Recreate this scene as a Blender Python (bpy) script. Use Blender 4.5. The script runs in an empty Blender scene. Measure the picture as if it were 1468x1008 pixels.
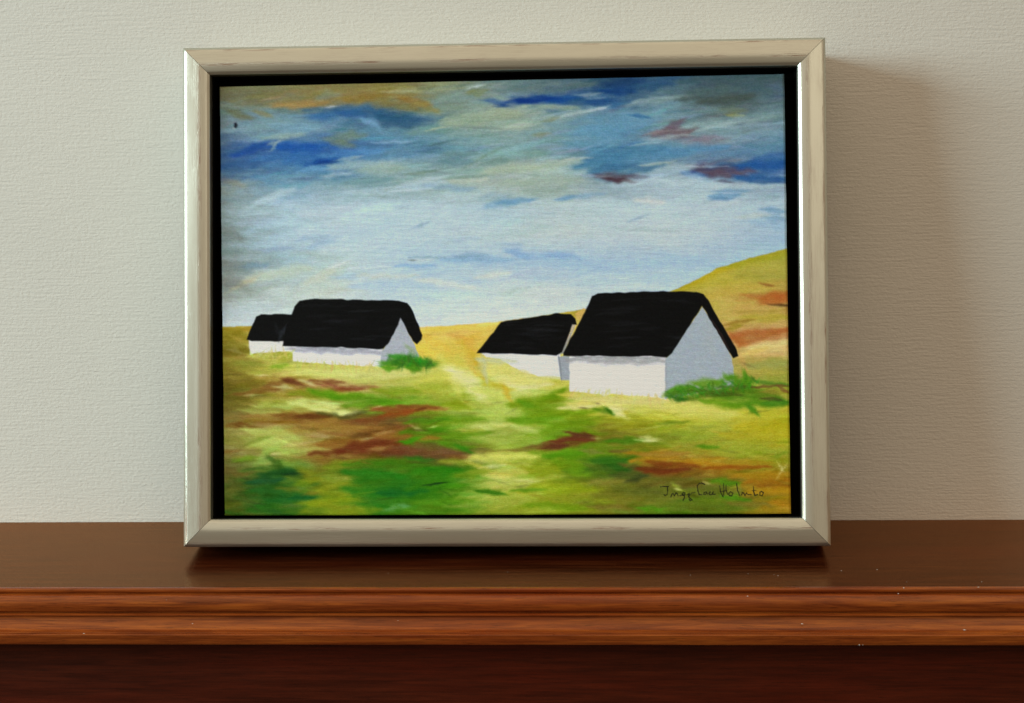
import bpy, bmesh, math
import numpy as np
rng = np.random.default_rng(11)
C = bpy.context.scene.collection
MM = .001

# ------------------------------------------------------------------ helpers
def link(o, parent=None):
    C.objects.link(o)
    if parent: o.parent = parent
    return o

def mesh_obj(name, verts, faces, mat, parent=None, smooth=None, uv=None):
    me = bpy.data.meshes.new(name)
    me.from_pydata([tuple(v) for v in verts], [], faces)
    bm = bmesh.new(); bm.from_mesh(me)
    bmesh.ops.recalc_face_normals(bm, faces=bm.faces); bm.to_mesh(me); bm.free()
    if uv is not None:
        lay = me.uv_layers.new(name='along')
        for l in me.loops: lay.data[l.index].uv = uv[l.vertex_index]
    me.materials.append(mat)
    if smooth is not None:
        for p in me.polygons: p.use_smooth = True
        me.set_sharp_from_angle(angle=math.radians(smooth))
    o = bpy.data.objects.new(name, me)
    return link(o, parent)

def box(x0, x1, y0, y1, z0, z1):
    v = [(x, y, z) for x in (x0, x1) for y in (y0, y1) for z in (z0, z1)]
    f = [(0, 1, 3, 2), (4, 6, 7, 5), (0, 4, 5, 1), (2, 3, 7, 6), (0, 2, 6, 4), (1, 5, 7, 3)]
    return v, f

def merge(parts):
    V, F = [], []
    for v, f in parts:
        n = len(V); V += list(v); F += [tuple(i + n for i in q) for q in f]
    return V, F

def tag(o, label=None, cat=None, group=None, kind=None):
    if label: o['label'] = label
    if cat: o['category'] = cat
    if group: o['group'] = group
    if kind: o['kind'] = kind
    return o

class NT:
    def __init__(s, name):
        s.m = bpy.data.materials.new(name); s.m.use_nodes = True
        s.t = s.m.node_tree; s.n = s.t.nodes; s.b = s.n['Principled BSDF']
    def node(s, typ, **kw):
        n = s.n.new(typ)
        for k, v in kw.items():
            if k.startswith('i_'): n.inputs[k[2:].replace('_', ' ')].default_value = v
            else: setattr(n, k, v)
        return n
    def l(s, a, b): s.t.links.new(a, b)
    def coords(s, scale, uv=None):
        if uv: c = s.node('ShaderNodeUVMap', uv_map=uv).outputs[0]
        else: c = s.node('ShaderNodeTexCoord').outputs['Object']
        mp = s.node('ShaderNodeMapping'); mp.inputs['Scale'].default_value = scale
        s.l(c, mp.inputs[0]); return mp.outputs[0]
    def noise(s, vec, scale=1, detail=4, rough=.5, dist=0):
        n = s.node('ShaderNodeTexNoise'); n.inputs['Scale'].default_value = scale
        n.inputs['Detail'].default_value = detail; n.inputs['Roughness'].default_value = rough
        n.inputs['Distortion'].default_value = dist
        s.l(vec, n.inputs['Vector']); return n.outputs[0]
    def ramp(s, fac, stops):
        r = s.node('ShaderNodeValToRGB'); e = r.color_ramp.elements
        while len(e) < len(stops): e.new(.5)
        for q, (p, c) in zip(e, stops):
            q.position = p; q.color = (*c, 1) if len(c) == 3 else c
        s.l(fac, r.inputs[0]); return r.outputs[0]
    def mix(s, fac, a, b, blend='MIX'):
        m = s.node('ShaderNodeMix', data_type='RGBA', blend_type=blend)
        for sock, v in ((m.inputs[0], fac), (m.inputs[6], a), (m.inputs[7], b)):
            if isinstance(v, bpy.types.NodeSocket): s.l(v, sock)
            else: sock.default_value = v if not isinstance(v, tuple) else (*v, 1)[:4]
        return m.outputs[2]
    def math(s, op, a, b=0.):
        m = s.node('ShaderNodeMath', operation=op)
        for i, v in enumerate((a, b)):
            if isinstance(v, bpy.types.NodeSocket): s.l(v, m.inputs[i])
            else: m.inputs[i].default_value = v
        return m.outputs[0]
    def bump(s, h, strength, dist, prev=None):
        b = s.node('ShaderNodeBump'); b.inputs['Strength'].default_value = strength
        b.inputs['Distance'].default_value = dist
        s.l(h, b.inputs['Height'])
        if prev: s.l(prev, b.inputs['Normal'])
        return b.outputs[0]
    def out(s, **kw):
        for k, v in kw.items():
            i = s.b.inputs[k.replace('_', ' ')]
            if isinstance(v, bpy.types.NodeSocket): s.l(v, i)
            else: i.default_value = v
        return s.m

# ------------------------------------------------------------------ materials
def mat_wall():
    t = NT('wall_paper')
    a = t.noise(t.coords((330, 330, 520)), 1, 3, .55, .3)
    b = t.noise(t.coords((45, 45, 560)), 1, 2, .5)
    c = t.noise(t.coords((900, 900, 1400)), 1, 2, .6)
    big = t.noise(t.coords((5, 5, 7)), 1, 3, .5)
    h = t.math('ADD', t.math('ADD', t.math('MULTIPLY', a, .75), t.math('MULTIPLY', b, .7)), t.math('MULTIPLY', c, .22))
    col = t.mix(big, (.62, .62, .575), (.70, .69, .635))
    col = t.mix(t.ramp(a, [(.3, (0, 0, 0)), (.7, (.16, .16, .16))]), col, (.72, .72, .68))
    return t.out(Base_Color=col, Roughness=.75, Specular_IOR_Level=.25, Normal=t.bump(h, .56, .0010))

def mat_wood(name, dark, mid, light, rough, spec=.5, red=(.09, .012, .004), tint=(1, .9, .78)):
    t = NT(name)
    g = t.noise(t.coords((11, 210, 210)), 1, 8, .66, .5)
    f = t.noise(t.coords((26, 620, 620)), 1, 4, .6)
    p = t.noise(t.coords((70, 1700, 1700)), 1, 3, .6)
    bl = t.noise(t.coords((4, 16, 16)), 1, 3, .5)
    col = t.ramp(g, [(.30, dark), (.5, mid), (.70, light)])
    col = t.mix(t.ramp(bl, [(.42, (0, 0, 0)), (.66, (.6, .6, .6))]), col, red)
    col = t.mix(t.ramp(f, [(.35, (.55, .55, .55)), (.6, (0, 0, 0))]), col, dark)
    col = t.mix(t.ramp(p, [(.30, (.7, .7, .7)), (.40, (0, 0, 0))]), col, tuple(x * .35 for x in dark))
    r = t.math('ADD', rough, t.math('MULTIPLY', t.math('SUBTRACT', g, .5), .18))
    h = t.math('ADD', t.math('MULTIPLY', f, .5), p)
    return t.out(Base_Color=col, Roughness=r, Specular_IOR_Level=spec, Specular_Tint=(*tint, 1), Normal=t.bump(h, .22, .0004))

def amber(m):
    # a warm varnish: the gloss over the wood is tinted amber
    nt = m.node_tree; p = nt.nodes['Principled BSDF']; o = nt.nodes['Material Output']
    g = nt.nodes.new('ShaderNodeBsdfGlossy'); g.inputs['Color'].default_value = (1, .57, .32, 1)
    fr = nt.nodes.new('ShaderNodeFresnel'); fr.inputs['IOR'].default_value = 1.38; mx = nt.nodes.new('ShaderNodeMixShader')
    nt.links.new(p.inputs['Roughness'].links[0].from_socket, g.inputs['Roughness'])
    nt.links.new(p.inputs['Normal'].links[0].from_socket, g.inputs['Normal'])
    nt.links.new(fr.outputs[0], mx.inputs[0]); nt.links.new(p.outputs[0], mx.inputs[1]); nt.links.new(g.outputs[0], mx.inputs[2])
    nt.links.new(mx.outputs[0], o.inputs['Surface']); return m

def mat_rail():
    t = NT('champagne_silver_leaf')
    fine = t.noise(t.coords((1, 1, 1), 'along'), 1400, 3, .6)
    streak = t.noise(t.coords((42, 1300, 1), 'along'), 1, 6, .7, .5)
    blotch = t.noise(t.coords((16, 60, 1), 'along'), 1, 4, .6)
    soft = t.noise(t.coords((7, 90, 1), 'along'), 1, 3, .5)
    base = t.mix(soft, (.52, .545, .465), (.67, .685, .595))
    base = t.mix(t.math('MULTIPLY', fine, .25), base, (.44, .40, .30))
    wear = t.math('MULTIPLY', t.ramp(streak, [(.49, (0, 0, 0)), (.58, (1, 1, 1))]),
                  t.ramp(blotch, [(.38, (0, 0, 0)), (.55, (1, 1, 1))]))
    # rubbed lines sit near the crest of the moulding
    uvn = t.node('ShaderNodeUVMap', uv_map='along'); sp = t.node('ShaderNodeSeparateXYZ')
    t.l(uvn.outputs[0], sp.inputs[0])
    dcrest = t.math('ABSOLUTE', t.math('SUBTRACT', sp.outputs[1], .0130))
    near = t.math('MAXIMUM', t.math('SUBTRACT', 1., t.math('MULTIPLY', dcrest, 420.)), .16)
    darr = t.math('ABSOLUTE', t.math('SUBTRACT', sp.outputs[1], .0024))
    near = t.math('MAXIMUM', near, t.math('SUBTRACT', 1., t.math('MULTIPLY', darr, 900.)))
    wear = t.math('MULTIPLY', wear, near)
    col = t.mix(t.math('MULTIPLY', wear, .95), base, (.22, .10, .055))
    rr = t.math('ADD', .24, t.math('MULTIPLY', soft, .14))
    met = t.math('SUBTRACT', .88, t.math('MULTIPLY', wear, .55))
    h = t.math('SUBTRACT', t.math('MULTIPLY', fine, .3), wear)
    return t.out(Base_Color=col, Roughness=rr, Metallic=met, Specular_IOR_Level=.4, Normal=t.bump(h, .25, .0003))

def mat_black():
    t = NT('matt_black_tray')
    n = t.noise(t.coords((300, 300, 300)), 1, 3)
    return t.out(Base_Color=t.mix(n, (.0015, .0015, .0015), (.004, .0035, .003)), Roughness=.9, Specular_IOR_Level=.08)

def mat_canvas():
    t = NT('oil_paint_on_canvas')
    at = t.node('ShaderNodeAttribute', attribute_name='paint')
    c = t.coords((1, 1, 1))
    wob = t.noise(c, 90, 2, .5)
    def wave(axis, sc):
        w = t.node('ShaderNodeTexWave', wave_type='BANDS', bands_direction=axis, wave_profile='SIN')
        w.inputs['Scale'].default_value = sc; w.inputs['Distortion'].default_value = 4.5
        w.inputs['Detail'].default_value = 2; w.inputs['Detail Scale'].default_value = 1.5
        t.l(c, w.inputs['Vector']); return w.outputs['Fac']
    # canvas threads about 1 mm apart (wave period is 2*pi/(20*scale))
    hz = wave('Z', 340); vx = wave('X', 290)
    weave = t.math('ADD', t.math('MULTIPLY', hz, .75), t.math('MULTIPLY', vx, .25))
    grain = t.noise(c, 1500, 2, .6)
    k = t.math('ADD', .86, t.math('MULTIPLY', t.math('ADD', t.math('MULTIPLY', weave, .55), t.math('MULTIPLY', grain, .45)), .24))
    cc = t.node('ShaderNodeCombineColor')
    for i in range(3): t.l(k, cc.inputs[i])
    col = t.mix(1., at.outputs['Color'], cc.outputs[0], 'MULTIPLY')
    h = t.math('ADD', weave, t.math('MULTIPLY', grain, .8))
    h = t.math('ADD', h, t.math('MULTIPLY', wob, .6))
    return t.out(Base_Color=col, Roughness=.62, Specular_IOR_Level=.10, Normal=t.bump(h, .5, .00035))

M_wall = mat_wall()
M_top = amber(mat_wood('mahogany_top', (.010, .002, .001), (.042, .008, .0022), (.092, .022, .005), .20, 0, (.066, .009, .0025), (1, .55, .28)))  # weaker light on the top is put into this darker wood colour
M_mould = mat_wood('mahogany_moulding', (.09, .015, .004), (.26, .058, .009), (.40, .108, .014), .28, .50, (.21, .030, .005), (1, .8, .6))
M_panel = mat_wood('mahogany_panel', (.024, .0035, .0014), (.058, .008, .0025), (.086, .013, .0035), .42, .22, (.095, .009, .0025))
M_rail = mat_rail(); M_black = mat_black(); M_canvas = mat_canvas()
td = NT('pale_dust'); M_dust = td.out(Base_Color=(.62, .58, .52, 1), Roughness=.9)
tw = NT('bare_wood_back'); M_bare = tw.out(Base_Color=tw.mix(tw.noise(tw.coords((8, 8, 200)), 1, 4), (.25, .17, .09), (.36, .26, .15)), Roughness=.8)

# ------------------------------------------------------------------ wall and mantel shelf
v, f = box(-1.6, 1.6, 0, .10, -.6, 1.5)
wall = mesh_obj('wall', v, f, M_wall)
tag(wall, 'cream embossed wallpaper wall behind the shelf', None, kind='structure')

shelf = link(bpy.data.objects.new('mantel_shelf', None)); shelf.location = (0, 0, -.30)
tag(shelf, 'dark mahogany mantel shelf with moulded front edge below the picture', 'shelf')
def shelf_part(name, v, f, m, smooth=None):
    o = mesh_obj(name, [(a, b, c + .30) for a, b, c in v], f, m, shelf, smooth); return o
FY = -0.1954; X0, X1 = -1.25, 1.25
v, f = box(X0, X1, FY + .0035, -.0006, -.0075, 0)
shelf_part('shelf_top', v, f, M_top)
# moulding profile: (outward mm, z mm)
prof = [(-3.4, -.02), (-1.6, -.02), (-.6, -.3), (-.1, -.9), (0, -1.5), (-.35, -2.6), (-.9, -3.3), (-1.9, -3.7), (-2.0, -4.2), (1.5, -4.5), (1.9, -4.7)]
for k in range(15):                       # swelling torus, turned well under
    a = math.radians(80 - k * 12.4); prof.append((1.9 + 3.1 * math.cos(a), -10.4 + 5.5 * math.sin(a)))
prof += [(1.3, -16.2), (1.3, -16.6), (5.6, -16.9), (5.9, -17.1), (5.8, -17.6), (4.0, -18.1)]
for k in range(12):                       # cove running out
    s = k / 11; prof.append((3.9 + 8.0 * s ** 1.6, -18.7 - 8.6 * math.sin(s * math.pi / 2) ** 1.0))
prof += [(12.0, -27.6), (12.0, -28.2), (13.2, -28.5), (13.5, -28.9), (13.1, -31.5), (12.6, -34.9), (12.0, -35.8), (6, -36.1), (-18, -36.1), (-18, -8.2), (-3.4, -8.2)]
n = len(prof); V, F = [], []
xs = np.linspace(X0, X1, 60)
for x in xs:
    for o_, z_ in prof: V.append((x, FY - o_ * MM, z_ * MM))
for i in range(len(xs) - 1):
    for j in range(n):
        F.append((i * n + j, i * n + (j + 1) % n, (i + 1) * n + (j + 1) % n, (i + 1) * n + j))
F.append(tuple(range(n))); F.append(tuple((len(xs) - 1) * n + j for j in range(n)))
shelf_part('edge_moulding', V, F, M_mould, 32)
v, f = box(X0 + .02, X1 - .02, FY + .019, -.0006, -.30, -.0365)
shelf_part('front_panel', v, f, M_panel)

# ------------------------------------------------------------------ the framed picture
D_T = 65.0                                # depth of the frame, mm
LEAN = 0.16143; FX, FYY = -0.07095, -0.12367
pic = link(bpy.data.objects.new('framed_painting', None))
pic.location = (FX, FYY, D_T * MM * math.sin(LEAN)); pic.rotation_euler = (-LEAN, 0, -0.00054)
tag(pic, 'small framed painting of black roofed cottages leaning against the wall on the shelf', 'picture')
W2, HH, RW = 232.5, 363.1, 20.0
# rail profile: (across from outer edge, depth behind the front outer edge)
rp = [(0, D_T), (0, 3.0), (.08, 2.1), (.3, 1.75), (1.9, .3), (2.2, .1), (2.7, -.04), (4, -.25), (8, -.78), (10.5, -1.1), (11.6, -1.24), (12.6, -1.27), (13.6, -1.18),
      (14.8, -.98), (16.4, -.62), (17.8, -.28), (18.1, -.16), (18.35, .05), (19.75, 1.25), (19.95, 1.5), (20, 1.9), (20, 9.0), (17, 9.2), (17, D_T)]
def rail(name, a, b, inward):
    # a,b outer corners (x,z mm); inward: unit vector
    a = np.array(a, float); b = np.array(b, float); d = (b - a); L = np.linalg.norm(d); d /= L; inw = np.array(inward, float)
    V, UV, F = [], [], []
    segs = 48; gap = .17
    for s in range(segs + 1):
        for t_, dep in rp:
            lo = t_ + gap; hi = L - t_ - gap; u = lo + (hi - lo) * s / segs
            q = a + d * u + inw * t_
            V.append((q[0] * MM, dep * MM, q[1] * MM)); UV.append((u * MM + hash_off[name + str(inward)], t_ * MM))
    n = len(rp)
    for s in range(segs):
        for j in range(n):
            F.append((s * n + j, s * n + (j + 1) % n, (s + 1) * n + (j + 1) % n, (s + 1) * n + j))
    F.append(tuple(range(n))); F.append(tuple(segs * n + j for j in range(n)))
    return mesh_obj(name, V, F, M_rail, pic, 35, UV)
hash_off = {}
for i, (a, b, inw) in enumerate([((-W2, HH), (W2, HH), (0, -1)), ((-W2, 0), (W2, 0), (0, 1)), ((-W2, 0), (-W2, HH), (1, 0)), ((W2, 0), (W2, HH), (-1, 0))]):
    hash_off['frame_rail' + str(inw)] = 3.7 * i + .31
    rail('frame_rail', a, b, inw)
# black tray behind the canvas
iw, ih0, ih1 = W2 - RW, RW, HH - RW
def b3(x0, x1, z0, z1, d0, d1): return box(x0 * MM, x1 * MM, d0 * MM, d1 * MM, z0 * MM, z1 * MM)
e = .5
parts = [b3(-iw - 2.8, iw + 2.8, ih0 - 2.8, ih1 + 2.8, 28, 34), b3(-iw - 2.9, iw + 2.9, ih0 - 2.9, ih1 + 2.9, 57, 62),
         b3(-iw - 2.8, -iw + e, ih0 - 2.8, ih1 + 2.8, 9.4, 27.9), b3(iw - e, iw + 2.8, ih0 - 2.8, ih1 + 2.8, 9.4, 27.9),
         b3(-iw + e + .01, iw - e - .01, ih0 - 2.8, ih0 + e, 9.4, 27.9), b3(-iw + e + .01, iw - e - .01, ih1 - e, ih1 + 2.8, 9.4, 27.9)]
v, f = merge(parts); mesh_obj('backing_tray', v, f, M_black, pic)

# ------------------------------------------------------------------ the painting itself
TL, TR, BR, BL = (315, 124), (1125, 106), (1134, 737), (322, 739)   # the layout plan of the picture, in plan units
cTL, cTR, cBR, cBL = (-206.5, 335.2), (203.5, 338.2), (205.0, 22.6), (-203.4, 22.4)   # canvas corners, mm
NX, NY = 1000, 770
uu, vv = np.meshgrid(np.linspace(0, 1, NX), np.linspace(0, 1, NY))      # v from the top
def bil(a, b, c, d, i): return (a[i] * (1 - uu) + b[i] * uu) * (1 - vv) + (d[i] * (1 - uu) + c[i] * uu) * vv
PX = bil(TL, TR, BR, BL, 0); PY = bil(TL, TR, BR, BL, 1)
LX = bil(cTL, cTR, cBR, cBL, 0); LZ = bil(cTL, cTR, cBR, cBL, 1)
TAB = rng.random((512, 512))
def vn(x, y, s=0):
    x = x + s * 37.31; y = y + s * 91.77
    xi = np.floor(x).astype(int); yi = np.floor(y).astype(int); fx = x - xi; fy = y - yi
    fx = fx * fx * (3 - 2 * fx); fy = fy * fy * (3 - 2 * fy)
    a = TAB[yi & 511, xi & 511]; b = TAB[yi & 511, (xi + 1) & 511]; c = TAB[(yi + 1) & 511, xi & 511]; d = TAB[(yi + 1) & 511, (xi + 1) & 511]
    return (a * (1 - fx) + b * fx) * (1 - fy) + (c * (1 - fx) + d * fx) * fy
def fb(x, y, s=0, o=3): return sum(vn(x * 2 ** k, y * 2 ** k, s + k) * .5 ** k for k in range(o)) / sum(.5 ** k for k in range(o))
def ss(a, b, x): t = np.clip((x - a) / (b - a), 0, 1); return t * t * (3 - 2 * t)

GX = [315, 400, 480, 560, 640, 720, 800, 880, 960, 1040, 1130]
SKY = {
 115: [(108,106,68),(132,128,76),(134,130,74),(138,128,66),(134,142,104),(112,142,134),(92,120,120),(46,86,122),(62,100,120),(66,96,104),(76,100,104)],
 140: [(112,112,78),(142,132,80),(148,130,72),(150,130,62),(126,148,128),(122,152,150),(60,98,150),(58,102,144),(108,142,146),(88,106,104),(90,122,130)],
 165: [(108,132,130),(110,146,152),(78,122,160),(66,110,142),(126,152,134),(152,172,152),(132,160,150),(100,144,170),(112,156,170),(100,124,124),(104,138,146)],
 190: [(104,132,140),(118,156,170),(100,140,160),(88,136,158),(116,154,150),(134,162,150),(118,156,160),(88,144,178),(120,138,146),(134,164,166),(110,150,164)],
 215: [(70,104,146),(48,98,174),(48,98,174),(84,132,176),(104,150,166),(122,160,160),(120,158,164),(84,138,172),(90,140,172),(122,150,164),(82,130,170)],
 240: [(60,98,146),(78,128,170),(72,128,180),(138,170,172),(122,156,152),(152,176,160),(156,180,164),(78,128,166),(132,160,166),(72,106,152),(50,98,170)],
 265: [(134,148,140),(112,154,174),(120,158,166),(140,168,162),(148,176,168),(158,176,160),(148,172,160),(132,158,166),(158,184,186),(146,172,180),(134,162,176)],
 300: [(130,150,146),(160,188,190),(172,194,194),(170,196,198),(172,196,196),(160,188,190),(168,190,184),(172,196,194),(174,196,196),(172,194,192),(158,186,192)],
 340: [(128,148,144),(156,184,188),(168,192,194),(172,196,198),(170,194,194),(172,194,190),(178,196,186),(174,194,190),(178,196,190),(164,188,194),(146,180,196)],
 380: [(126,142,134),(152,180,180),(172,192,178),(168,194,200),(158,188,200),(158,186,196),(150,184,202),(152,182,202),(154,184,202),(158,188,202),(158,188,200)],
 420: [(140,150,138),(176,192,178),(184,198,178),(170,194,200),(176,198,200),(182,200,190),(186,200,186),(174,198,200),(174,198,208),(176,198,206),(178,198,204)],
 455: [(170,188,182),(186,200,190),(194,208,206),(190,204,206),(192,208,210),(196,208,206),(196,210,206),(190,204,206),(190,204,206),(186,200,204),(186,200,204)],
 490: [(176,192,186),(190,204,196),(196,210,208),(192,206,208),(196,210,212),(198,210,208),(196,210,206),(190,204,206),(190,204,206),(186,200,204),(186,200,204)]}
LAND = {
 360: [(150,150,70)] * 9 + [(170,166,72),(160,158,70)],
 400: [(150,150,70)] * 9 + [(178,166,76),(164,158,76)],
 430: [(150,140,62)] * 8 + [(178,168,70),(182,164,88),(178,120,70)],
 460: [(160,145,60),(180,170,90),(190,180,100),(205,190,110),(210,192,116),(206,186,110),(200,180,96),(190,176,86),(184,170,76),(184,168,92),(178,158,86)],
 485: [(140,128,46),(170,160,80),(190,180,100),(200,180,90),(205,184,98),(206,182,92),(200,180,96),(190,176,90),(180,170,80),(180,120,80),(186,130,92)],
 508: [(126,116,40),(168,166,88),(190,190,110),(196,178,84),(196,180,84),(196,172,74),(200,196,116),(190,186,110),(180,170,90),(190,150,96),(192,182,116)],
 530: [(128,116,44),(166,166,74),(192,196,112),(196,198,118),(180,184,86),(200,198,118),(202,200,122),(200,198,128),(196,190,116),(170,160,90),(152,150,76)],
 555: [(112,100,38),(152,126,58),(172,146,92),(174,176,96),(170,174,70),(204,208,144),(180,180,84),(206,202,128),(206,204,136),(190,190,96),(150,160,60)],
 580: [(110,100,40),(160,164,72),(168,176,96),(104,146,34),(150,160,60),(172,186,90),(124,152,34),(206,206,130),(202,198,120),(194,194,100),(172,172,64)],
 602: [(130,120,62),(142,104,48),(138,92,44),(120,90,44),(104,140,30),(172,186,98),(114,152,28),(146,154,44),(184,182,70),(174,174,70),(170,166,44)],
 627: [(128,128,56),(168,182,96),(158,128,66),(146,82,44),(86,136,20),(156,172,78),(110,148,32),(122,110,42),(126,150,42),(160,168,66),(166,164,42)],
 650: [(122,110,54),(156,174,86),(140,100,46),(126,62,34),(112,92,50),(158,170,74),(120,146,34),(92,136,22),(150,128,40),(152,160,56),(150,160,54)],
 675: [(106,98,46),(74,118,36),(116,116,36),(72,128,24),(56,126,18),(184,188,98),(138,156,36),(62,108,28),(138,88,36),(156,124,36),(150,140,48)],
 700: [(88,96,34),(50,100,34),(126,144,32),(44,118,26),(60,128,18),(168,178,86),(140,156,36),(116,120,40),(104,102,44),(104,114,38),(168,122,30)],
 738: [(88,102,32),(44,104,24),(130,146,34),(60,126,26),(88,134,24),(146,162,58),(130,150,34),(126,128,40),(94,132,28),(96,118,28),(160,124,36)]}
def field(tab, X, Y):
    ys = sorted(tab); A = np.array([tab[y] for y in ys], float)
    xi = np.clip(np.searchsorted(GX, X, side='right') - 1, 0, len(GX) - 2); yi = np.clip(np.searchsorted(ys, Y, side='right') - 1, 0, len(ys) - 2)
    gx = np.array(GX, float); gy = np.array(ys, float)
    fx = np.clip((X - gx[xi]) / (gx[xi + 1] - gx[xi]), 0, 1)[..., None]; fy = np.clip((Y - gy[yi]) / (gy[yi + 1] - gy[yi]), 0, 1)[..., None]
    return (A[yi, xi] * (1 - fx) + A[yi, xi + 1] * fx) * (1 - fy) + (A[yi + 1, xi] * (1 - fx) + A[yi + 1, xi + 1] * fx) * fy
def warp(ax, ay, s):
    return (PX + ax * (fb(PX / 45, PY / 9, s) - .5) * 2 + .3 * ax * (fb(PX / 12, PY / 3, s + 9) - .5) * 2,
            PY + ay * (fb(PX / 38, PY / 12, s + 5) - .5) * 2 + .4 * ay * (fb(PX / 16, PY / 2.2, s + 14) - .5) * 2)
wx, wy = warp(34, 13, 1); sky = field(SKY, wx, wy)
wx, wy = warp(46, 10, 40); land = field(LAND, wx, wy)
def pl(x, pts): return np.interp(x, [p[0] for p in pts], [p[1] for p in pts])
hx = PX + 3 * (vn(PX / 9, PY / 9, 3) - .5)
horizon = pl(hx, [(300, 470), (355, 468), (420, 470), (600, 470), (650, 467), (720, 462), (790, 452), (850, 443), (900, 438), (940, 428), (970, 416), (995, 405), (1030, 386), (1075, 371), (1130, 357)])
horizon = horizon + 1.2 * (vn(PX / 5, PY / 4, 6) - .5)
isl = ss(-1.2, 1.2, PY - horizon)[..., None]
COL = sky * (1 - isl) + land * isl
HGT = .55 * fb(PX / 20, PY / 1.6, 21, 2) + .2 * fb(PX / 3, PY / 1.5, 25, 2)
x_at = lambda x, y: (int(np.clip((y - 112) / (738 - 112) * (NY - 1), 0, NY - 1)), int(np.clip((x - 318) / (1130 - 318) * (NX - 1), 0, NX - 1)))
STEPX = 812 / NX; STEPY = 626 / NY
seedc = [100]
def stroke(x0, y0, x1, y1, w, c, op=.8, soft=.6, bristle=.6, h=.0, mask=None, bend=0, crisp=False):
    """a loaded brush pulled from (x0,y0) to (x1,y1): streaky along the pull, frayed at its end"""
    seedc[0] += 1; s = seedc[0] % 173
    pad = w * 1.5 + abs(bend) + 2
    r0, c0 = x_at(min(x0, x1) - pad - 8, min(y0, y1) - pad - 16); r1, c1 = x_at(max(x0, x1) + pad + 8, max(y0, y1) + pad + 16)
    if r1 - r0 < 2 or c1 - c0 < 2: return
    sl = (slice(r0, r1 + 1), slice(c0, c1 + 1)); X, Y = PX[sl], PY[sl]
    L = math.hypot(x1 - x0, y1 - y0) + 1e-6; dx, dy = (x1 - x0) / L, (y1 - y0) / L
    a = (X - x0) * dx + (Y - y0) * dy; b = -(X - x0) * dy + (Y - y0) * dx
    t = np.clip(a / L, 0, 1); b = b - bend * np.sin(t * math.pi)
    if crisp:
        q = np.sqrt((b / w) ** 2 + (np.maximum(np.maximum(-a, a - L), 0) / w) ** 2)
        st = vn(a / 3, b / 2, s) * 0 + .5
        al = (1 - ss(.45, 1.25, q)) * op
    else:
        st = vn(a / (9 + w), b / 1.15, s) * .6 + vn(a / 5, b / .7, s + 3) * .4
        wl = w * (.62 + .5 * np.sin(t * math.pi)); b = b + w * .7 * (vn(a / (w * 1.6 + 4), b * 0, s + 11) - .5)
        fray = (w * .9 + 3) + 14 * (vn(b / 1.3, b * 0, s + 13) - .3) * bristle
        ends = np.maximum(np.maximum(-a, a - L), 0) / np.maximum(fray, 2.5)
        q = np.sqrt((b / wl) ** 2 + ends ** 2) + bristle * .9 * (st - .5) + .5 * (vn(X / (w + 3), Y / (w * .6 + 2), s + 7) - .5)
        al = (.22 * (1 - ss(1 - soft * .85, 1.12 + soft * .2, q)) + .78 * np.exp(-np.maximum(q, 0) ** 2 * 1.25) * (1 - ss(1.1, 1.9, q))) * min(op * 1.15, 1) * (1 - .35 * bristle * (1 - st))
    if mask is not None: al = al * mask[sl]
    al = np.clip(al, 0, 1)[..., None]
    COL[sl] = COL[sl] * (1 - al) + np.array(c, float) * al
    if h: HGT[sl] += al[..., 0] * h * (.5 + st)
def poly(pts, c, soft=1.25, wob=1.0, op=1., var=4, ws=7):
    p = np.array(pts, float); r0, c0 = x_at(p[:, 0].min() - 6, p[:, 1].min() - 16); r1, c1 = x_at(p[:, 0].max() + 6, p[:, 1].max() + 16)
    sl = (slice(r0, r1 + 1), slice(c0, c1 + 1)); seedc[0] += 1; s = seedc[0] % 173
    X = PX[sl] + wob * 2 * (vn(PX[sl] / ws, PY[sl] / ws, s) - .5); Y = PY[sl] + wob * 2 * (vn(PX[sl] / ws, PY[sl] / ws, s + 4) - .5)
    ins = np.zeros(X.shape, bool); dmin = np.full(X.shape, 1e9)
    for i in range(len(p)):
        (ax, ay), (bx, by) = p[i], p[(i + 1) % len(p)]
        cr = ((ay > Y) != (by > Y)); xx = ax + (Y - ay) * (bx - ax) / (by - ay + 1e-9); ins ^= cr & (X < xx)
        L2 = (bx - ax) ** 2 + (by - ay) ** 2; t = np.clip(((X - ax) * (bx - ax) + (Y - ay) * (by - ay)) / L2, 0, 1)
        dmin = np.minimum(dmin, np.hypot(X - ax - t * (bx - ax), Y - ay - t * (by - ay)))
    sd = np.where(ins, dmin, -dmin); al = (ss(-soft, soft, sd) * op)[..., None]
    cc = np.array(c, float) + (var * 2 * (fb(PX[sl] / 14, PY[sl] / 4, s, 3) - .5))[..., None]
    COL[sl] = COL[sl] * (1 - al) + cc * al; HGT[sl] = HGT[sl] * (1 - al[..., 0] * .6)
SKYM = 1 - isl[..., 0]; LANDM = isl[..., 0]

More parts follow.
